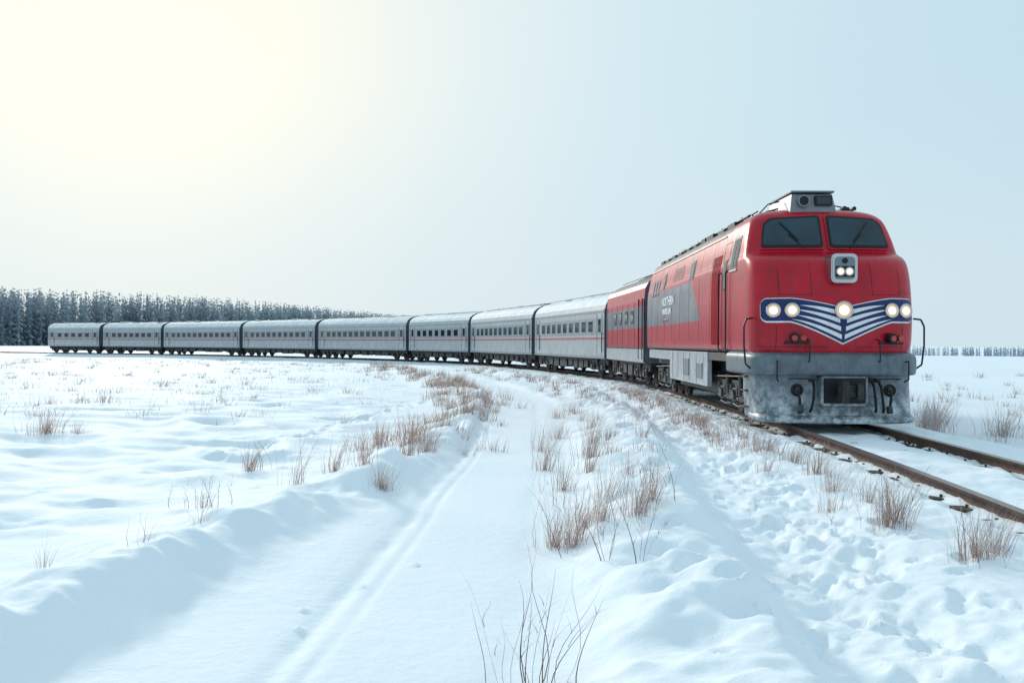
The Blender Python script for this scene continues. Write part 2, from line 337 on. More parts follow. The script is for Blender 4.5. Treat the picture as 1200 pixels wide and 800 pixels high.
def patch(P,outline,k,off,thick=0,rings=7):
    cx=sum(a for a,b in outline)/len(outline); cz=sum(b for a,b in outline)/len(outline); n=len(outline)
    vs=[SP(cx,cz,off)[0]]
    for r in range(1,rings+1):
        t=r/rings
        for a,b in outline: vs.append(SP(cx+(a-cx)*t,cz+(b-cz)*t,off)[0])
    fs=[(0,1+i,1+(i+1)%n) for i in range(n)]
    for r in range(rings-1): fs+=[(1+r*n+i,1+(r+1)*n+i,1+(r+1)*n+(i+1)%n,1+r*n+(i+1)%n) for i in range(n)]
    P.add(vs,fs,k,True); base=[vs[1+(rings-1)*n+i] for i in range(n)]+[SP(a,b,-.02)[0] for a,b in outline]
    P.add(base,[(i,n+i,n+(i+1)%n,(i+1)%n) for i in range(n)],k,False)
def rpoly(pts,r,n=5,sub=6):
    out=[];m_=len(pts)
    for i in range(m_):
        a=Vector(pts[i-1]);b_=Vector(pts[i]);c=Vector(pts[(i+1)%m_]); u=(a-b_).normalized();v=(c-b_).normalized()
        for j in range(n+1):
            t=j/n; p=(b_+u*r)*(1-t)**2+b_*2*t*(1-t)+(b_+v*r)*t*t; out.append(p)
        q0=b_+v*r; w=(b_-c).normalized(); q1=c+w*r
        for j in range(1,sub): out.append(q0.lerp(q1,j/sub))
    return [(p.x,p.y) for p in out]
def band(P,x0,x1,zb,zt,k,off,nx=24,nz=3):
    vs=[]
    for i in range(nx+1):
        x=x0+(x1-x0)*i/nx; a,b_=zb(x),zt(x)
        for j in range(nz+1): vs.append(SP(x,a+(b_-a)*j/nz,off)[0])
    P.add(vs,[(i*(nz+1)+j,(i+1)*(nz+1)+j,(i+1)*(nz+1)+j+1,i*(nz+1)+j+1) for i in range(nx) for j in range(nz)],k,True)
LL=14.9
a0=Vector((6.8,17.55)); a1=Vector((6.88,32.9)); dd=a1-a0
loco=empty('locomotive',(a0.x,a0.y,RZ),math.atan2(-dd.x,dd.y))
def bm_(c):
    x,y,z=c
    if z>4.40 and y>2.9: return 'roof'
    if abs(x)>1.4 and y>2.5 and z<4.45: return 'livery'
    return 'red'
P=Part('body_shell',loco); ploft(P,nose,LL,'red',None,[2.6,3.0,6,9,12,LL],mfun=bm_); P.finish()
P=Part('pilot',loco,.01)
ploft(P,crs([(1.08,-.05,.95,2.9,1.73),(1.12,-.09,.96,2.9,1.77),(1.3,-.10,.96,2.9,1.78),(1.46,-.08,.96,2.9,1.775),(1.53,0,.95,2.9,1.72),(1.548,.04,.95,2.9,1.69)],3),2.5,'pilot')
ploft(P,crs([(.14,-.02,.85,3.2,1.60),(.18,-.06,.9,3.2,1.64),(.45,.02,.9,3.2,1.66),(.8,.10,.9,3.2,1.68),(1.077,.12,.9,3.2,1.68)],3),1.35,'pilot')
ploft(P,crs([(.10,-.16,.85,3,1.60),(.13,-.2,.88,3,1.66),(.20,-.18,.88,3,1.66),(.26,-.1,.85,3,1.63)],2),1.0,'pilot')
P.finish()
P=Part('coupler',loco,.012)
P.box(-.42,.42,-.16,.3,.52,1.02,'black'); P.box(-.48,.48,-.12,.2,.46,.52,'pilot'); P.box(-.48,.48,-.12,.2,1.02,1.07,'pilot'); P.box(-.48,-.42,-.12,.2,.46,1.07,'pilot'); P.box(.42,.48,-.12,.2,.46,1.07,'pilot')
P.box(-.13,.13,-.5,0,.66,.9,'dark'); P.box(-.24,-.1,-.66,-.36,.6,.96,'dark'); P.box(.08,.2,-.6,-.36,.62,.94,'dark'); P.cyl((-.17,-.6,.56),(-.17,-.6,1.0),.07,'dark',12)
for x in(-.62,.58,.72):
    P.tube([(x,-.02,.98),(x*1.02,-.14,.86),(x*1.05,-.17,.6),(x*1.1,-.14,.4),(x*1.12,-.08,.34)],.028,'black'); P.cyl((x,.1,.98),(x,-.06,.98),.045,'dark',10)
for x in(-.95,.95):
    P.torus((x,-.05,.78),(0,1,0),.10,.032,'black'); P.cyl((x,.2,.78),(x,-.1,.78),.055,'dark',12); P.tube([(x,-.1,.78),(x*.98,-.16,.6),(x*.96,-.14,.42)],.03,'black'); P.cyl((x*.96,-.12,.46),(x*.96,-.16,.32),.06,'dark',10)
P.finish()
P=Part('steps_and_handrails',loco,.006)
for s_ in(-1,1):
    x=s_*1.62
    for z in(.35,.7,1.0): P.box(min(x,x+s_*.14),max(x,x+s_*.14),.95,1.3,z,z+.03,'dark')
    P.tube([(s_*1.74,.55,1.2),(s_*1.86,.5,1.3),(s_*1.9,.48,1.7),(s_*1.9,.48,2.1),(s_*1.84,.5,2.25),(s_*1.7,.56,2.27)],.02,'dark')
    P.tube([(s_*.72,.0,1.35),(s_*.72,-.13,1.38),(s_*.72,-.13,1.78),(s_*.72,.02,1.82)],.016,'dark')
    P.tube([(s_*1.3,.1,1.35),(s_*1.35,-.02,1.38),(s_*1.35,-.02,1.0),(s_*1.3,.06,.95)],.016,'dark')
    P.tube([(s_*1.1,-.02,1.0),(s_*1.1,-.2,1.02),(s_*.6,-.24,1.02),(s_*.6,-.05,1.0)],.016,'dark')
    for yy in(2.55,3.25): P.tube([(s_*1.72,yy,1.55),(s_*1.79,yy,1.6),(s_*1.79,yy,3.4),(s_*1.70,yy,3.45)],.018,'black')
P.finish()
# windscreens
P=Part('windscreens',loco)
for s_ in(-1,1):
    o=[(s_*.07,3.80),(s_*1.38,3.80),(s_*1.28,4.34),(s_*1.14,4.47),(s_*.07,4.53)]
    if s_<0: o=o[::-1]
    def shr(o,k):
        cx=sum(a for a,b in o)/5;cz=sum(b for a,b in o)/5; return [(cx+(a-cx)*k,cz+(b-cz)*(1-(1-k)*2.0)) for a,b in o]
    patch(P,rpoly(shr(o,1.05),.07),'red',.03); patch(P,rpoly(o,.07),'black',.045); patch(P,rpoly(shr(o,.93),.05),'glass2',.05)
    a,na=SP(s_*.5,3.78,.03); b_,_=SP(s_*.78,4.1,.085)
    P.tube([a,b_],.014,'black'); P.tube([SP(s_*.6,3.95,.08)[0],SP(s_*.95,4.36,.08)[0]],.012,'black')
P.finish()
# headlights & wings
P=Part('wing_emblem',loco)
def cap(x):
    u=(abs(x)-1.46)/.13; return 0 if u<=0 else .20*(1-math.sqrt(max(0,1-min(u,1)**2)))
def zb(x):
    q=min(abs(x)/1.05,1); return 2.20-.45*(1-q)**1.2+cap(x)
def zt(x):
    q=min(abs(x)/1.05,1); return 2.66-.20*(1-q)**1.3-cap(x)
for s_ in(-1,1):
    band(P,0,s_*1.58,lambda x:zb(x)-.035,lambda x:zt(x)+.02,'white',.008,70,12)
    band(P,0,s_*1.57,zb,zt,'navy',.016,70,12)
    for i in range(4):
        f0=.09+i*.225; x0=.03+.02*i; x1=1.02-.05*(i%2)-.03*i
        if i==3: x1=.86
        def lo(x,f=f0): return zb(x)+(zt(x)-zb(x))*f
        def hi(x,f=f0,s1=x1): 
            w=.13*max(.10,1-(abs(x)/s1)**3); return zb(x)+(zt(x)-zb(x))*(f+w)
        band(P,s_*x0,s_*x1,lo,hi,'white',.022,40,2)
P.finish()
P=Part('headlights',loco)
def lamp(x,z,r,k='lens'):
    p_,nr=SP(x,z,0); nr=(nr*1.0+Vector((0,-1.2,0))).normalized()
    P.cyl(p_-nr*.1,p_+nr*.05,r*1.22,'chrome',28); P.torus(p_+nr*.05,nr,r*1.15,r*.15,'chrome'); P.cyl(p_+nr*.03,p_+nr*.056,r*1.0,'lensw',28); P.cyl(p_+nr*.056,p_+nr*.064,r*.68,k,24,r*.55)
    P.torus(p_+nr*.056,nr,r*.82,r*.04,'chrome')
lamp(0,2.42,.15)
for x in(-1.36,-1.02,1.02,1.36): lamp(x,2.42,.12)
hs=rpoly([(-.27,2.98),(.27,2.98),(.27,3.58),(-.27,3.58)],.12)
def plate(hs,y0,y1,k,sc_=1,cz=3.28):
    vs=[(a*sc_,y0,cz+(b-cz)*sc_) for a,b in hs]+[(a*sc_,y1,cz+(b-cz)*sc_) for a,b in hs]; n_=len(hs)
    P.add(vs,[(i,(i+1)%n_,n_+(i+1)%n_,n_+i) for i in range(n_)],k,True); P.add(vs,[tuple(range(n_)),tuple(range(n_,2*n_))[::-1]],k)
plate(hs,-.08,.75,'chrome'); plate(hs,-.10,-.08,'chrome',.9); plate(hs,-.104,-.10,'gray',.78)
P.box(-.19,.19,-.112,-.1,3.1,3.32,'black')
for x in(-.09,.09): P.torus((x,-.115,3.21),(0,-1,0),.08,.014,'chrome'); P.cyl((x,-.1,3.21),(x,-.122,3.21),.075,'lensw',20); P.cyl((x,-.122,3.21),(x,-.128,3.21),.05,'lens',16)
P.cyl((0,-.1,3.43),(0,-.13,3.43),.055,'black',20)
for x in(-.97,.97):
    p_,nr=SP(x,1.86,0); P.cyl(p_-nr*.05,p_+nr*.16,.10,'black',18); P.cyl(p_+nr*.16,p_+nr*.175,.06,'redlens',16); P.cyl(p_+nr*.03+Vector((.19,0,0)),p_+nr*.12+Vector((.19,0,0)),.06,'redlens',14); P.box(p_.x-.2,p_.x+.28,p_.y-.08,p_.y+.05,1.72,1.76,'dark')
P.finish()
# nose seams and rivets
P=Part('nose_seams_and_rivets',loco)
for s_ in(-1,1):
    for xx,z0,z1 in((.62,2.72,3.42),(1.25,2.74,3.3),(1.3,1.62,2.1)): band(P,s_*xx,s_*(xx+.010),lambda x,z0=z0:z0,lambda x,z1=z1:z1,'black',.003,1,12)
    band(P,s_*.30,s_*1.60,lambda x:1.66,lambda x:1.670,'black',.003,30,1); band(P,s_*.62,s_*1.26,lambda x:2.74,lambda x:2.75,'black',.003,20,1)
    for xx in np.arange(.1,1.62,.11):
        for zz in(1.61,1.72,2.80):
            if zz==2.80 and xx<.34: continue
            p_,nr=SP(s_*xx,zz,0); P.cyl(p_-nr*.004,p_+nr*.007,.011,'red',6)
P.finish()
# roof gear
P=Part('roof_equipment',loco,.015)
x0,x1=-.60,.36
vs=[(x0-.04,1.42,4.62),(x1+.04,1.42,4.62),(x0+.03,1.52,5.07),(x1-.03,1.52,5.07),(x0-.04,3.2,4.72),(x1+.04,3.2,4.72),(x0+.03,3.1,5.1),(x1-.03,3.1,5.1)]
P.add(vs,[(0,1,3,2),(4,6,7,5),(0,2,6,4),(1,5,7,3),(2,3,7,6)],'gray'); P.box(x0,x1,1.46,3.2,5.1,5.14,'pilot')
P.box(-.08,.29,1.40,1.5,4.80,5.02,'black'); P.box(-.05,.26,1.392,1.40,4.83,4.99,'glass'); P.cyl((-.34,1.55,4.9),(-.34,1.38,4.9),.12,'black',20); P.torus((-.34,1.385,4.9),(0,1,0),.12,.02,'gray')
for x,ll in((.8,.5),(.92,.36),(1.04,.45)): P.cyl((x,2.5,4.84),(x,2.5-ll,4.84),.022,'dark',10,.05); P.cyl((x,2.4,4.6),(x,2.4,4.84),.018,'dark',8)
P.tube([(.5,2.5,5.02),(1.1,2.5,4.9)],.015,'black'); P.tube([(-1.1,2.3,4.72),(-.9,2.2,4.95),(-.66,2.1,5.0)],.014,'black')
P.tube([(-1.25,1.75,4.55),(-1.0,1.95,4.74),(-.7,2.1,4.83)],.02,'dark')
y=3.6
for i in range(9):
    w=random.uniform(.5,1.0); hh=random.uniform(.05,.16); ln=random.uniform(.7,1.2)
    P.box(-w,w,y,y+ln,4.7,4.82+hh,'roof'); 
    if i%2: P.cyl((0,y+ln/2,4.82+hh),(0,y+ln/2,4.88+hh),min(w,ln/2)*.85,'dark',20)
    y+=ln+random.uniform(.05,.35)
for s_ in(-1,1):
    P.tube([(s_*1.22,2.6,4.74),(s_*1.22,LL-.2,4.74)],.035,'dark'); P.tube([(s_*1.0,2.7,4.86),(s_*1.0,LL-.3,4.86)],.02,'dark')
    for k in range(12): P.cyl((s_*1.2,3.3+k,4.6),(s_*1.2,3.3+k,4.8),.03,'dark',6); P.cyl((s_*1.0,3.1+k,4.7),(s_*1.0,3.1+k,4.87),.018,'dark',6)
    for k in range(10):
        yy=3.4+k*1.12+random.uniform(0,.2); P.box(min(s_*1.14,s_*1.34),max(s_*1.14,s_*1.34),yy,yy+random.uniform(.35,.9),4.58,4.66+random.uniform(0,.08),'dark')
P.finish()
# sides
P=Part('side_details',loco,.006)
wof=lambda z: float(np.interp(z,nose[:,0],nose[:,4]))
for s_ in(-1,1):
    def sb(y0,y1,z0,z1,k,t=.01):   # piece following the body side, standing t proud
        zs_=np.linspace(z0,z1,max(2,int((z1-z0)/.2)+1)); vs=[]
        for z in zs_: vs+=[(s_*(wof(z)+t),y0,z),(s_*(wof(z)+t),y1,z),(s_*(wof(z)-.08),y0,z),(s_*(wof(z)-.08),y1,z)]
        fs=[]
        for i in range(len(zs_)-1): a=4*i;b_=a+4; fs+=[(a,a+1,b_+1,b_),(a+2,a,b_,b_+2),(a+1,a+3,b_+3,b_+1),(a+3,a+2,b_+2,b_+3)]
        e_=4*(len(zs_)-1); fs+=[(0,2,3,1),(e_,e_+1,e_+3,e_+2)]; P.add(vs,fs,k)
    sb(1.80,2.42,3.45,4.18,'black',.012); sb(1.85,2.37,3.5,4.13,'glass2',.018); sb(1.78,2.44,3.38,3.43,'chrome',.03); sb(2.09,2.12,3.5,4.13,'black',.024)
    for y in(2.62,3.18): sb(y,y+.03,1.6,4.15,'black',.006)
    sb(2.64,3.19,4.12,4.15,'black',.006); sb(2.74,3.08,3.0,3.75,'black',.012); sb(2.78,3.04,3.04,3.7,'glass2',.018)
    for y,w in((6.6,.62),(11.3,.5)): sb(y,y+w,3.55,4.1,'black',.012); sb(y+.05,y+w-.05,3.6,4.05,'glass',.018)
    for k in range(3): sb(12.4+k*.55,12.8+k*.55,3.4,3.95,'black',.010); sb(12.44+k*.55,12.76+k*.55,3.44,3.91,'glass',.016)
    for y in np.arange(4.4,14.8,1.35): sb(y,y+.02,1.62,4.3,'dark',.004)
    for k in range(10): sb(3.4+k*.09,3.43+k*.09,1.7,3.9,'red',.014)
    sb(.98,LL-.02,1.555,1.60,'dark',.008)
    sb(3.4,LL-.02,4.33,4.37,'dark',.02)
    for k in range(12):
        for j in range(3): sb(8.2+j*.55,8.65+j*.55,3.68+k*.035,3.695+k*.035,'dark',.008)
    def bx(y0,y1,z0,z1,k,xo): a,b_=s_*(xo-.12),s_*xo; P.box(min(a,b_),max(a,b_),y0,y1,z0,z1,k)
    bx(4.9,10.4,.60,1.5,'skirt',1.68)
    for y in np.arange(5.4,10.3,.9): bx(y,y+.02,.66,1.46,'dark',1.686)
    bx(1.2,4.9,1.3,1.5,'bogiegray',1.66); bx(10.4,LL-.1,1.2,1.5,'skirt',1.66)
    bx(5.5,6.2,.78,1.2,'gray',1.70); bx(7.3,8.0,.8,1.3,'gray',1.70)
P.box(-1.3,1.3,1.3,LL-.1,1.0,1.54,'dark'); P.box(-1.35,1.35,5,10.2,.42,1.0,'dark')
P.box(-.7,.7,LL,LL+.3,1.4,3.9,'black')
P.finish()
def text(body,x,y,z,size,par,k='white'):
    cu=bpy.data.curves.new('side_lettering','FONT'); cu.body=body; cu.size=size; cu.extrude=.004; cu.offset=.010; o=bpy.data.objects.new('side_lettering',cu); sc.collection.objects.link(o)
    cu.materials.append(M[k]); o.parent=par; o.location=(x,y,z); o.rotation_euler=(math.radians(90),0,math.radians(-90 if x<0 else 90))
    return o
text('NORTHERN',-1.745,11.6,2.98,.40,loco); text('WINTER LINE',-1.745,11.5,2.70,.26,loco); text('express',-1.745,11.3,2.42,.28,loco,'redlens')
text('NORTHERN',1.745,7.0,2.98,.40,loco); text('WINTER LINE',1.745,7.1,2.70,.26,loco)
bogie(loco,2.95,(-1.2,0,1.2)); bogie(loco,LL-2.7,(-1.2,0,1.2))
# ------------------------------------------------------------------ carriages
def car(name,p0,p1,style,W=1.66,top=4.38):
    p0=Vector(p0);p1=Vector(p1);d=p1-p0;L_=d.length
    e=empty(name,(p0.x,p0.y,RZ),math.atan2(-d.x,d.y)); g0,g1=.42,L_-.42
    hp=[(W-.04,.95),(W,1.05),(W,2.0),(W,3.42),(W-.05,3.66),(W-.17,3.88),(W-.38,4.07),(W-.7,4.23),(W-1.15,4.34),(0,4.38)]
    hp=[(a,b_ if b_<3.5 else b_+(top-4.38)) for a,b_ in hp]
    full=[(-a,z) for a,z in hp]+[(a,z) for a,z in hp[-2::-1]]; n_=len(full)
    P=Part('body_shell',e); vs=[(a,y,z) for y in(g0,g1) for a,z in full]
    side='silver' if style=='c' else 'livery2'
    for j in range(n_-1):
        zc=(full[j][1]+full[j+1][1])/2; P.add([vs[j],vs[j+1],vs[n_+j+1],vs[n_+j]],[(0,1,2,3)],('carroof' if zc>3.7 else side) if style=='c' else ('roof' if zc>4.1 else side),zc>3.5)
    P.add(vs,[tuple(range(n_)),tuple(range(n_,2*n_))[::-1]],'carend'); P.add([vs[0],vs[n_-1],vs[2*n_-1],vs[n_]],[(0,1,2,3)],'dark'); P.finish()
    P=Part('windows_and_trim',e,.0)
    nw=max(3,int((g1-g0-3.4)/1.12)); y00=g0+1.7; pit=(g1-g0-3.4)/nw
    for s_ in(-1,1):
        def sb(y0,y1,z0,z1,kk,t):
            a,b_=s_*(W-.05),s_*(W+t); P.box(min(a,b_),max(a,b_),y0,y1,z0,z1,kk)
        if style=='c':
            sb(g0+.02,g1-.02,2.14,3.02,'silver2',.006)
            sb(g0+.02,g1-.02,1.92,2.04,'stripe',.008)
            for i in range(nw):
                yc=y00+pit*(i+.5); sb(yc-.42,yc+.42,2.26,2.92,'skirt',.02); sb(yc-.36,yc+.36,2.32,2.86,'glass',.026)
            for z in np.arange(1.15,1.9,.14): sb(g0+.02,g1-.02,z,z+.05,'silver',.014)
            sb(g0+.02,g1-.02,3.3,3.36,'silver2',.02)
            for yc in(g0+.85,g1-.85):
                for o in(-.4,.4): sb(yc+o-.02,yc+o+.02,1.1,3.2,'dark',.012)
                sb(yc-.2,yc+.2,2.3,2.95,'glass',.014)
                P.tube([(s_*(W+.06),yc-.52,1.3),(s_*(W+.06),yc-.52,2.3)],.018,'black',6)
            sb(g0+.02,g1-.02,.96,1.08,'silver2',.02)
        else:
            for i in range(nw):
                yc=y00+pit*(i+.5); sb(yc-.3,yc+.3,2.55,3.1,'black',.012); sb(yc-.25,yc+.25,2.6,3.05,'glass',.018)
            for y in np.arange(g0+.6,g1,1.3): sb(y,y+.025,1.1,3.4,'dark',.006)
            sb(g0+.02,g1-.02,.98,1.5,'skirt',.01); sb(g0+.02,g1-.02,1.5,1.56,'dark',.014)
            sb(g0+.3,g0+.34,1.1,3.5,'black',.03); sb(g0+1.0,g0+1.04,1.1,3.5,'black',.03)
        sb(g0-.0,g0+.06,1.0,3.45,'carend',.02); sb(g1-.06,g1,1.0,3.45,'carend',.02)
    P.finish()
    P=Part('roof_fittings',e,.01); tt=top
    kk='carroof' if style=='c' else 'roof'
    y=g0+1
    while y<g1-1.6:
        w=random.uniform(.35,.7); ln=random.uniform(.5,1.6); hh=random.uniform(.03,.10) if style=='c' else random.uniform(.08,.25)
        P.box(-w,w,y,y+ln,tt-.12,tt+hh,random.choice([kk,kk,'gray'])); y+=ln+random.uniform(.5,1.8)
    P.tube([(-.95,g0+.3,tt-.03),(-.95,g1-.3,tt-.03)],.02,'dark'); P.finish()
    P=Part('gangways_and_underframe',e,.01)
    P.box(-.62,.62,-.02,g0,1.15,3.7,'black'); P.box(-.62,.62,g1,L_+.0-.03,1.15,3.7,'black')
    for q in(.08,.2,.32): P.box(-.7,.7,q,q+.05,1.1,3.78,'carend'); P.box(-.7,.7,L_-q-.05,L_-q,1.1,3.78,'carend')
    for yy in(g0-.02,g1+.02):
        for x in(-1.3,1.3): P.box(x-.03,x+.03,yy-.03,yy+.03,1.2,3.4,'gray'); P.box(x-.08,x+.08,yy-.05,yy+.05,3.0,3.15,'redlens')
    P.box(-1.4,1.4,g0+.1,g1-.1,.8,1.0,'dark')
    y=g0+3.3
    while y<g1-3.9:
        ln=random.uniform(.6,1.5); 
        for s_ in(-1,1): a,b_=s_*.7,s_*1.5; P.box(min(a,b_),max(a,b_),y,y+ln,random.uniform(.35,.5),.8,'dark')
        y+=ln+random.uniform(.15,.5)
    P.finish()
    bogie(e,g0+1.75,(-.85,.85)); bogie(e,g1-1.75,(-.85,.85))
J=[(6.88,33.05),(6.35,42.6),(3.05,57.5),(-2.05,72.7),(-8.8,84),(-20.8,97.2),(-32.9,108.3),(-47.1,118.5),(-58.3,124),(-68.5,128)]
car('locomotive.001',J[0],J[1],'l',1.7,4.62)
for i in range(1,9): car('passenger_carriage' if i==1 else 'passenger_carriage.%03d'%(i-1),J[i],J[i+1],'c')
# ------------------------------------------------------------------ dry grass
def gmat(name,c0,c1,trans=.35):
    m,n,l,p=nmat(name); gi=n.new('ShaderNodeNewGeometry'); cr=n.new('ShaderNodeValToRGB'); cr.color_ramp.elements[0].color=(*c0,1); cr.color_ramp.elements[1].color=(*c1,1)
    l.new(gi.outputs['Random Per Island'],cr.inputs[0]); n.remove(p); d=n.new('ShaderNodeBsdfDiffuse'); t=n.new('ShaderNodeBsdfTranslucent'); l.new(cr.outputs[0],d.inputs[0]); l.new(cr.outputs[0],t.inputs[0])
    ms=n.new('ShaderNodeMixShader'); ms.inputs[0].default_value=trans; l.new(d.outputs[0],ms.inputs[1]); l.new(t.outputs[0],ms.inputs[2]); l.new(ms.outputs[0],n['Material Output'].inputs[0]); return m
GM=gmat('dry_grass_straw',(.24,.15,.125),(.60,.47,.42)); GM2=gmat('dry_twig_bark',(.10,.06,.055),(.27,.17,.15),.1); GM3=gmat('frosted_straw',(.38,.30,.28),(.70,.62,.59))
class Grass:
    def __init__(s): s.v=[];s.f=[]
    def blade(s,b,h,lean,w,seg=4,droop=.5):
        a=random.uniform(0,math.pi); sx,sy=math.cos(a)*w,math.sin(a)*w; o=len(s.v); kx,ky=random.gauss(0,.035)*h,random.gauss(0,.035)*h
        for i in range(seg+1):
            t=i/seg; q=(1-t)**.7 if i<seg else .12; kk=math.sin(t*5.5)
            cx=b[0]+lean[0]*h*(t**1.6)+kx*kk; cy=b[1]+lean[1]*h*(t**1.6)+ky*kk; ln=math.hypot(*lean); cz=b[2]-.03+h*(t-droop*ln*.5*t*t)
            s.v+=[(cx-sx*q,cy-sy*q,cz),(cx+sx*q,cy+sy*q,cz)]
        for i in range(seg): s.f.append((o+2*i,o+2*i+1,o+2*i+3,o+2*i+2))
    def tuft(s,x,y,h,r,n,w=.0035,lean=(.12,0),spread=.55,zz=None):
        z=float(zz if zz is not None else H(np.array([x]),np.array([y]))[0])
        for i in range(n):
            a=random.uniform(0,2*math.pi); q=abs(random.gauss(0,.5))*r; ox,oy=math.cos(a)*q,math.sin(a)*q
            l_=(lean[0]+math.cos(a)*random.uniform(.1,spread)+random.gauss(0,.1),lean[1]+math.sin(a)*random.uniform(.1,spread)+random.gauss(0,.1))
            s.blade((x+ox,y+oy,z),h*random.uniform(.3,1.1),l_,w*random.uniform(.7,1.3))
    def obj(s,name,m):
        me=bpy.data.meshes.new(name); me.from_pydata(s.v,[],s.f); me.materials.append(m); o=bpy.data.objects.new(name,me); sc.collection.objects.link(o)
G=Grass()
near=[(-10.2,18.7,.7,.5,170),(-9.6,18.9,.5,.3,60),(-12.9,27,.6,.4,80),(-14.6,27,.5,.4,60),(-4.2,13.7,.66,.22,70),(-3.0,11.9,.8,.2,50),(-3.75,10.4,.48,.12,36),(-3.1,8.5,.42,.12,16),
(-1.72,11.4,.52,.2,130),(-2.7,13,.62,.25,60),(-2.3,13.6,.68,.25,60),(-1.75,14.4,.55,.3,90),(-1.5,15.2,.55,.3,80),(-3.6,6.6,.3,.1,16),(-3.15,7.3,.28,.12,14),(-2.6,17,.6,.35,80),(-1.5,18.5,.5,.35,90),(-2.1,12.2,.5,.2,50),(-1.95,16.2,.6,.3,80),
(.45,8.8,.55,.28,130),(.62,8.6,.7,.22,120),(.8,9.3,.6,.3,90),(.95,8.9,.65,.2,80),(1.3,8.8,.8,.22,100),(1.5,9.1,.68,.2,70),(1.15,10.2,.6,.3,70),(.55,14.3,.7,.22,70),(.75,12.2,.6,.25,60),(1.35,14.4,.75,.25,80),(1.2,13.0,.55,.22,60),(1.6,16.5,.6,.3,60),(1.0,19,.65,.35,70),(1.9,20,.6,.3,70),(1.3,24,.6,.45,80),(.6,16.8,.6,.3,60),(1.6,11.6,.5,.25,50),
(3.85,8.75,.62,.2,130),(4.0,8.9,.68,.2,90),(4.0,7.35,.55,.22,150),(4.25,7.5,.48,.2,80),(4.1,10.9,.55,.25,110),(4.35,12.2,.55,.25,90),(4.5,13.6,.5,.3,90),(3.7,9.9,.4,.2,60),(4.45,14.8,.5,.3,90),(3.9,13,.38,.2,50),(4.15,9.9,.5,.25,70),(4.3,6.3,.45,.2,90)]
for x,y,h,r,n_ in near: G.tuft(x,y,h,r,n_,.0022 if y<12 else .0036,lean=(.16,0),spread=.42)
for k in range(85):
    i=random.uniform(14,36); j=int(np.argmin(np.abs(track[:,1]-i))); c=track[j]; o=random.gauss(-2.5,.22)
    G.tuft(c[0]+N[j,0]*o,c[1]+N[j,1]*o,random.uniform(.25,.45),.3,26,.005)
for k in range(240):
    j=int(random.triangular(30,len(bermA)-60,105)); c=bermA[j]
    if c[1]<15: continue
    G.tuft(c[0]+random.gauss(-.45,.6),c[1]+random.uniform(-.4,.4),random.uniform(.25,.65),.4,24,.003+c[1]*.00014)
for k in range(90):
    j=random.randrange(55,len(moundB)-40); c=moundB[j]; G.tuft(c[0]+random.gauss(-.8,.6),c[1],random.uniform(.22,.55),.3,20,.003+c[1]*.00014)
G.obj('dry_grass',GM)
G=Grass()
for k in range(420):
    y=random.uniform(22,100); x=random.uniform(-.75*y,-.12*y-1)
    if sdist(np.array([x]),np.array([y]),track)[0]>-3: continue
    cl=random.random(); G.tuft(x,y,random.uniform(.15,.42),random.uniform(.4,1.6),int(12+24*cl),.004+y*.00018,spread=.9)
for k in range(110):
    y=random.uniform(15,60); x=random.uniform(9.8,10+y*.5); G.tuft(x,y,random.uniform(.25,.5),.45,26,.004+y*.00016)
for x,y in((11.2,19.5),(11.9,19.2),(12.6,19.8),(10.9,22),(10.4,24),(10.2,21),(13.0,21),(9.9,20)): G.tuft(x,y,random.uniform(.75,1.0),.5,120,.006,spread=.4)
G.obj('frosted_grass',GM3)
G=Grass()
def stalk(x,y,h,lean,w=.005,br=6,z=None):
    z=float(H(np.array([x]),np.array([y]))[0]) if z is None else z
    G.blade((x,y,z),h,lean,w,7,.3)
    for i in range(br):
        t=random.uniform(.25,.9); b_=(x+lean[0]*h*t**1.6,y+lean[1]*h*t**1.6,z+h*t*(1-.15*math.hypot(*lean)*t)); a=random.choice([-1,1])*random.uniform(.35,.95)
        G.blade(b_,h*random.uniform(.15,.38)*(1.15-t),(a+lean[0],random.uniform(-.4,.4)),w*.55,4,.1)
for x,y,h,lx in((-.05,5.15,.9,-.35),(.02,5.2,.65,.1),(.12,5.1,.95,-.06),(.2,5.3,.75,.1),(.28,5.15,.72,.35),(.33,5.25,.86,.2),(.16,5.2,.85,.05),(-.02,5.3,.45,-.5),(.24,5.1,.58,.5),(.08,5.05,.55,-.2),(.14,5.12,.74,.12),(.1,5.2,.7,-.1),(.4,5.2,.55,.3),(-.15,5.2,.6,-.15),(.05,5.12,.55,.08),(.2,5.15,.6,-.12),(.18,5.1,.5,.15),(.1,5.08,.64,.02),(.22,5.2,.66,.22),(.0,5.15,.5,-.2)): stalk(x,y,h,(lx,.05),.0040,1)
for x,y,h,lx in((.84,7.4,.95,.05),(.82,7.4,.75,-.25),(.86,7.45,.6,.3),(.8,7.5,.5,-.5),(1.06,7.0,1.15,0),(1.08,7.0,.9,.35),(1.05,7.05,.9,.2),(1.03,7.0,.6,-.3),(1.1,7.0,.5,.6),(.6,8.2,.85,-.35),(.5,8.3,.8,-.5)): stalk(x,y,h,(lx,.05),.0048,7)
for k in range(70):
    x,y,h=random.choice([(.62,8.6,.85),(1.35,8.8,.95),(-3.0,11.9,.85),(-4.2,13.7,.7),(.55,14.3,.8),(1.35,14.4,.9),(-2.4,13.3,.8),(3.95,8.8,.7),(4.05,7.4,.6),(-3.75,10.4,.5),(.7,11,.7)])
    stalk(x+random.gauss(0,.18),y+random.gauss(0,.15),h*random.uniform(.6,1.05),(random.gauss(.05,.25),random.gauss(0,.2)),.0036,4)
G.obj('dry_weeds',GM2)
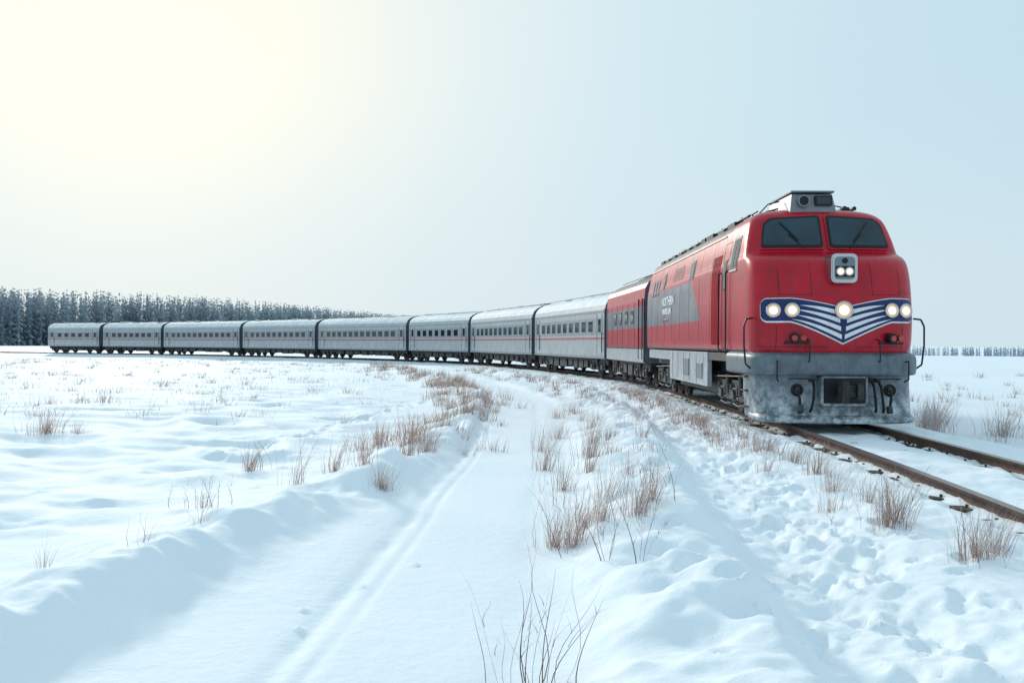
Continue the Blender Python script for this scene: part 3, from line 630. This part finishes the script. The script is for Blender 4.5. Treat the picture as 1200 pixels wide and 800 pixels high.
# ------------------------------------------------------------------ distant forest (distance haze put into the pale foliage colours)
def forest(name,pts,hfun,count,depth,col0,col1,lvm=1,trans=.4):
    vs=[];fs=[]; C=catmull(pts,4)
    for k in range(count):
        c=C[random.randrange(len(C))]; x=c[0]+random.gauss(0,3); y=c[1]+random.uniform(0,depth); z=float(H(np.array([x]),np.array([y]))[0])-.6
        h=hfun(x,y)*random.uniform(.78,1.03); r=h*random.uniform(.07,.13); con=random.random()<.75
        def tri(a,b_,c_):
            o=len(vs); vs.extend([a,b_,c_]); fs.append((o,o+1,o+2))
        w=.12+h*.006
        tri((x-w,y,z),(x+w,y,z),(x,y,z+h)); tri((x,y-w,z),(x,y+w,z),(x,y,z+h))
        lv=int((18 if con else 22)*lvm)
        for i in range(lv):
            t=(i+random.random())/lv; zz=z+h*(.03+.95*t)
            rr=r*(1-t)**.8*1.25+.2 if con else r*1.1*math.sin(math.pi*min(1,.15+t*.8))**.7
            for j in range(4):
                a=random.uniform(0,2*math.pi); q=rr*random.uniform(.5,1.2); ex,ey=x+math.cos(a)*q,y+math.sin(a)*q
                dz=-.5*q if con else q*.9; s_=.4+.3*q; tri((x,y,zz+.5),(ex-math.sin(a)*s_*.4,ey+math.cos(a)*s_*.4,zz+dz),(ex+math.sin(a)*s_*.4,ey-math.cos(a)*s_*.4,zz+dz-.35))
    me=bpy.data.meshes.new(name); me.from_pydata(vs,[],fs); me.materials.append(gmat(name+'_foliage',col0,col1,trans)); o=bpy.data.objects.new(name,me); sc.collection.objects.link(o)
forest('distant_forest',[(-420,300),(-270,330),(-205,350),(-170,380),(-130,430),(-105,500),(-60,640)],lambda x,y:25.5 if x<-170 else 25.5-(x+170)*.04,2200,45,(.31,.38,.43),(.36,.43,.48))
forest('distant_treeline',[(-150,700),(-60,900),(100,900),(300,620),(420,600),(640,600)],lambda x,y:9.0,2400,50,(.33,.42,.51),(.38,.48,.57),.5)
# ------------------------------------------------------------------ light
AZ=math.radians(-25); EL=math.radians(20)
sd=Vector((math.sin(AZ)*math.cos(EL),math.cos(AZ)*math.cos(EL),math.sin(EL)))
w=bpy.data.worlds.new('World'); sc.world=w; w.use_nodes=True; n=w.node_tree.nodes; l=w.node_tree.links; n.clear()
out=n.new('ShaderNodeOutputWorld'); sk=n.new('ShaderNodeTexSky'); sk.sky_type='NISHITA'; sk.sun_disc=False; sk.sun_elevation=EL; sk.sun_rotation=AZ; sk.dust_density=2.5
bg=n.new('ShaderNodeBackground'); bg.inputs[1].default_value=.05; l.new(sk.outputs[0],bg.inputs[0])
tc=n.new('ShaderNodeTexCoord'); dt_=n.new('ShaderNodeVectorMath'); dt_.operation='DOT_PRODUCT'; l.new(tc.outputs['Generated'],dt_.inputs[0]); dt_.inputs[1].default_value=sd
mr=n.new('ShaderNodeMapRange'); mr.inputs[1].default_value=-1; mr.inputs[2].default_value=1; l.new(dt_.outputs['Value'],mr.inputs[0])
cr=n.new('ShaderNodeValToRGB'); e=cr.color_ramp.elements; e[0].position=0; e[0].color=(.59,.80,.92,1); e[1].position=1; e[1].color=(.97,.97,.83,1)
for p_,c_ in((.72,(.52,.73,.84,1)),(.86,(.59,.78,.87,1)),(.93,(.67,.83,.89,1)),(.965,(.77,.88,.89,1)),(.987,(.89,.93,.86,1))): q=e.new(p_); q.color=c_
l.new(mr.outputs[0],cr.inputs[0])
sx=n.new('ShaderNodeSeparateXYZ'); l.new(tc.outputs['Generated'],sx.inputs[0])
hz=n.new('ShaderNodeMapRange'); hz.interpolation_type='SMOOTHERSTEP'; hz.inputs[1].default_value=-.02; hz.inputs[2].default_value=.34; hz.inputs[3].default_value=.7; hz.inputs[4].default_value=0; l.new(sx.outputs['Z'],hz.inputs[0])
mx=n.new('ShaderNodeMix'); mx.data_type='RGBA'; l.new(hz.outputs[0],mx.inputs['Factor']); l.new(cr.outputs[0],mx.inputs[6]); mx.inputs[7].default_value=(.68,.80,.86,1)
b2=n.new('ShaderNodeBackground'); l.new(mx.outputs[2],b2.inputs[0]); b2.inputs[1].default_value=1.03
ms=n.new('ShaderNodeMixShader'); ms.inputs[0].default_value=.95; l.new(bg.outputs[0],ms.inputs[1]); l.new(b2.outputs[0],ms.inputs[2]); l.new(ms.outputs[0],out.inputs[0])
sl=bpy.data.lights.new('sun','SUN'); sl.energy=2.05; sl.angle=math.radians(6); sl.color=(1,.95,.87); so=bpy.data.objects.new('sun',sl); sc.collection.objects.link(so)
so.rotation_euler=(-sd).to_track_quat('-Z','Y').to_euler(); so.location=(-20,30,30)
# ------------------------------------------------------------------ camera
cd=bpy.data.cameras.new('camera'); cd.lens=30; cd.sensor_width=36; cd.clip_end=9000; co=bpy.data.objects.new('camera',cd); sc.collection.objects.link(co)
co.location=(0,0,2.06); co.rotation_euler=(Matrix.Rotation(math.radians(90.12),3,'X')@Matrix.Rotation(math.radians(.28),3,'Z')).to_euler()
sc.camera=co
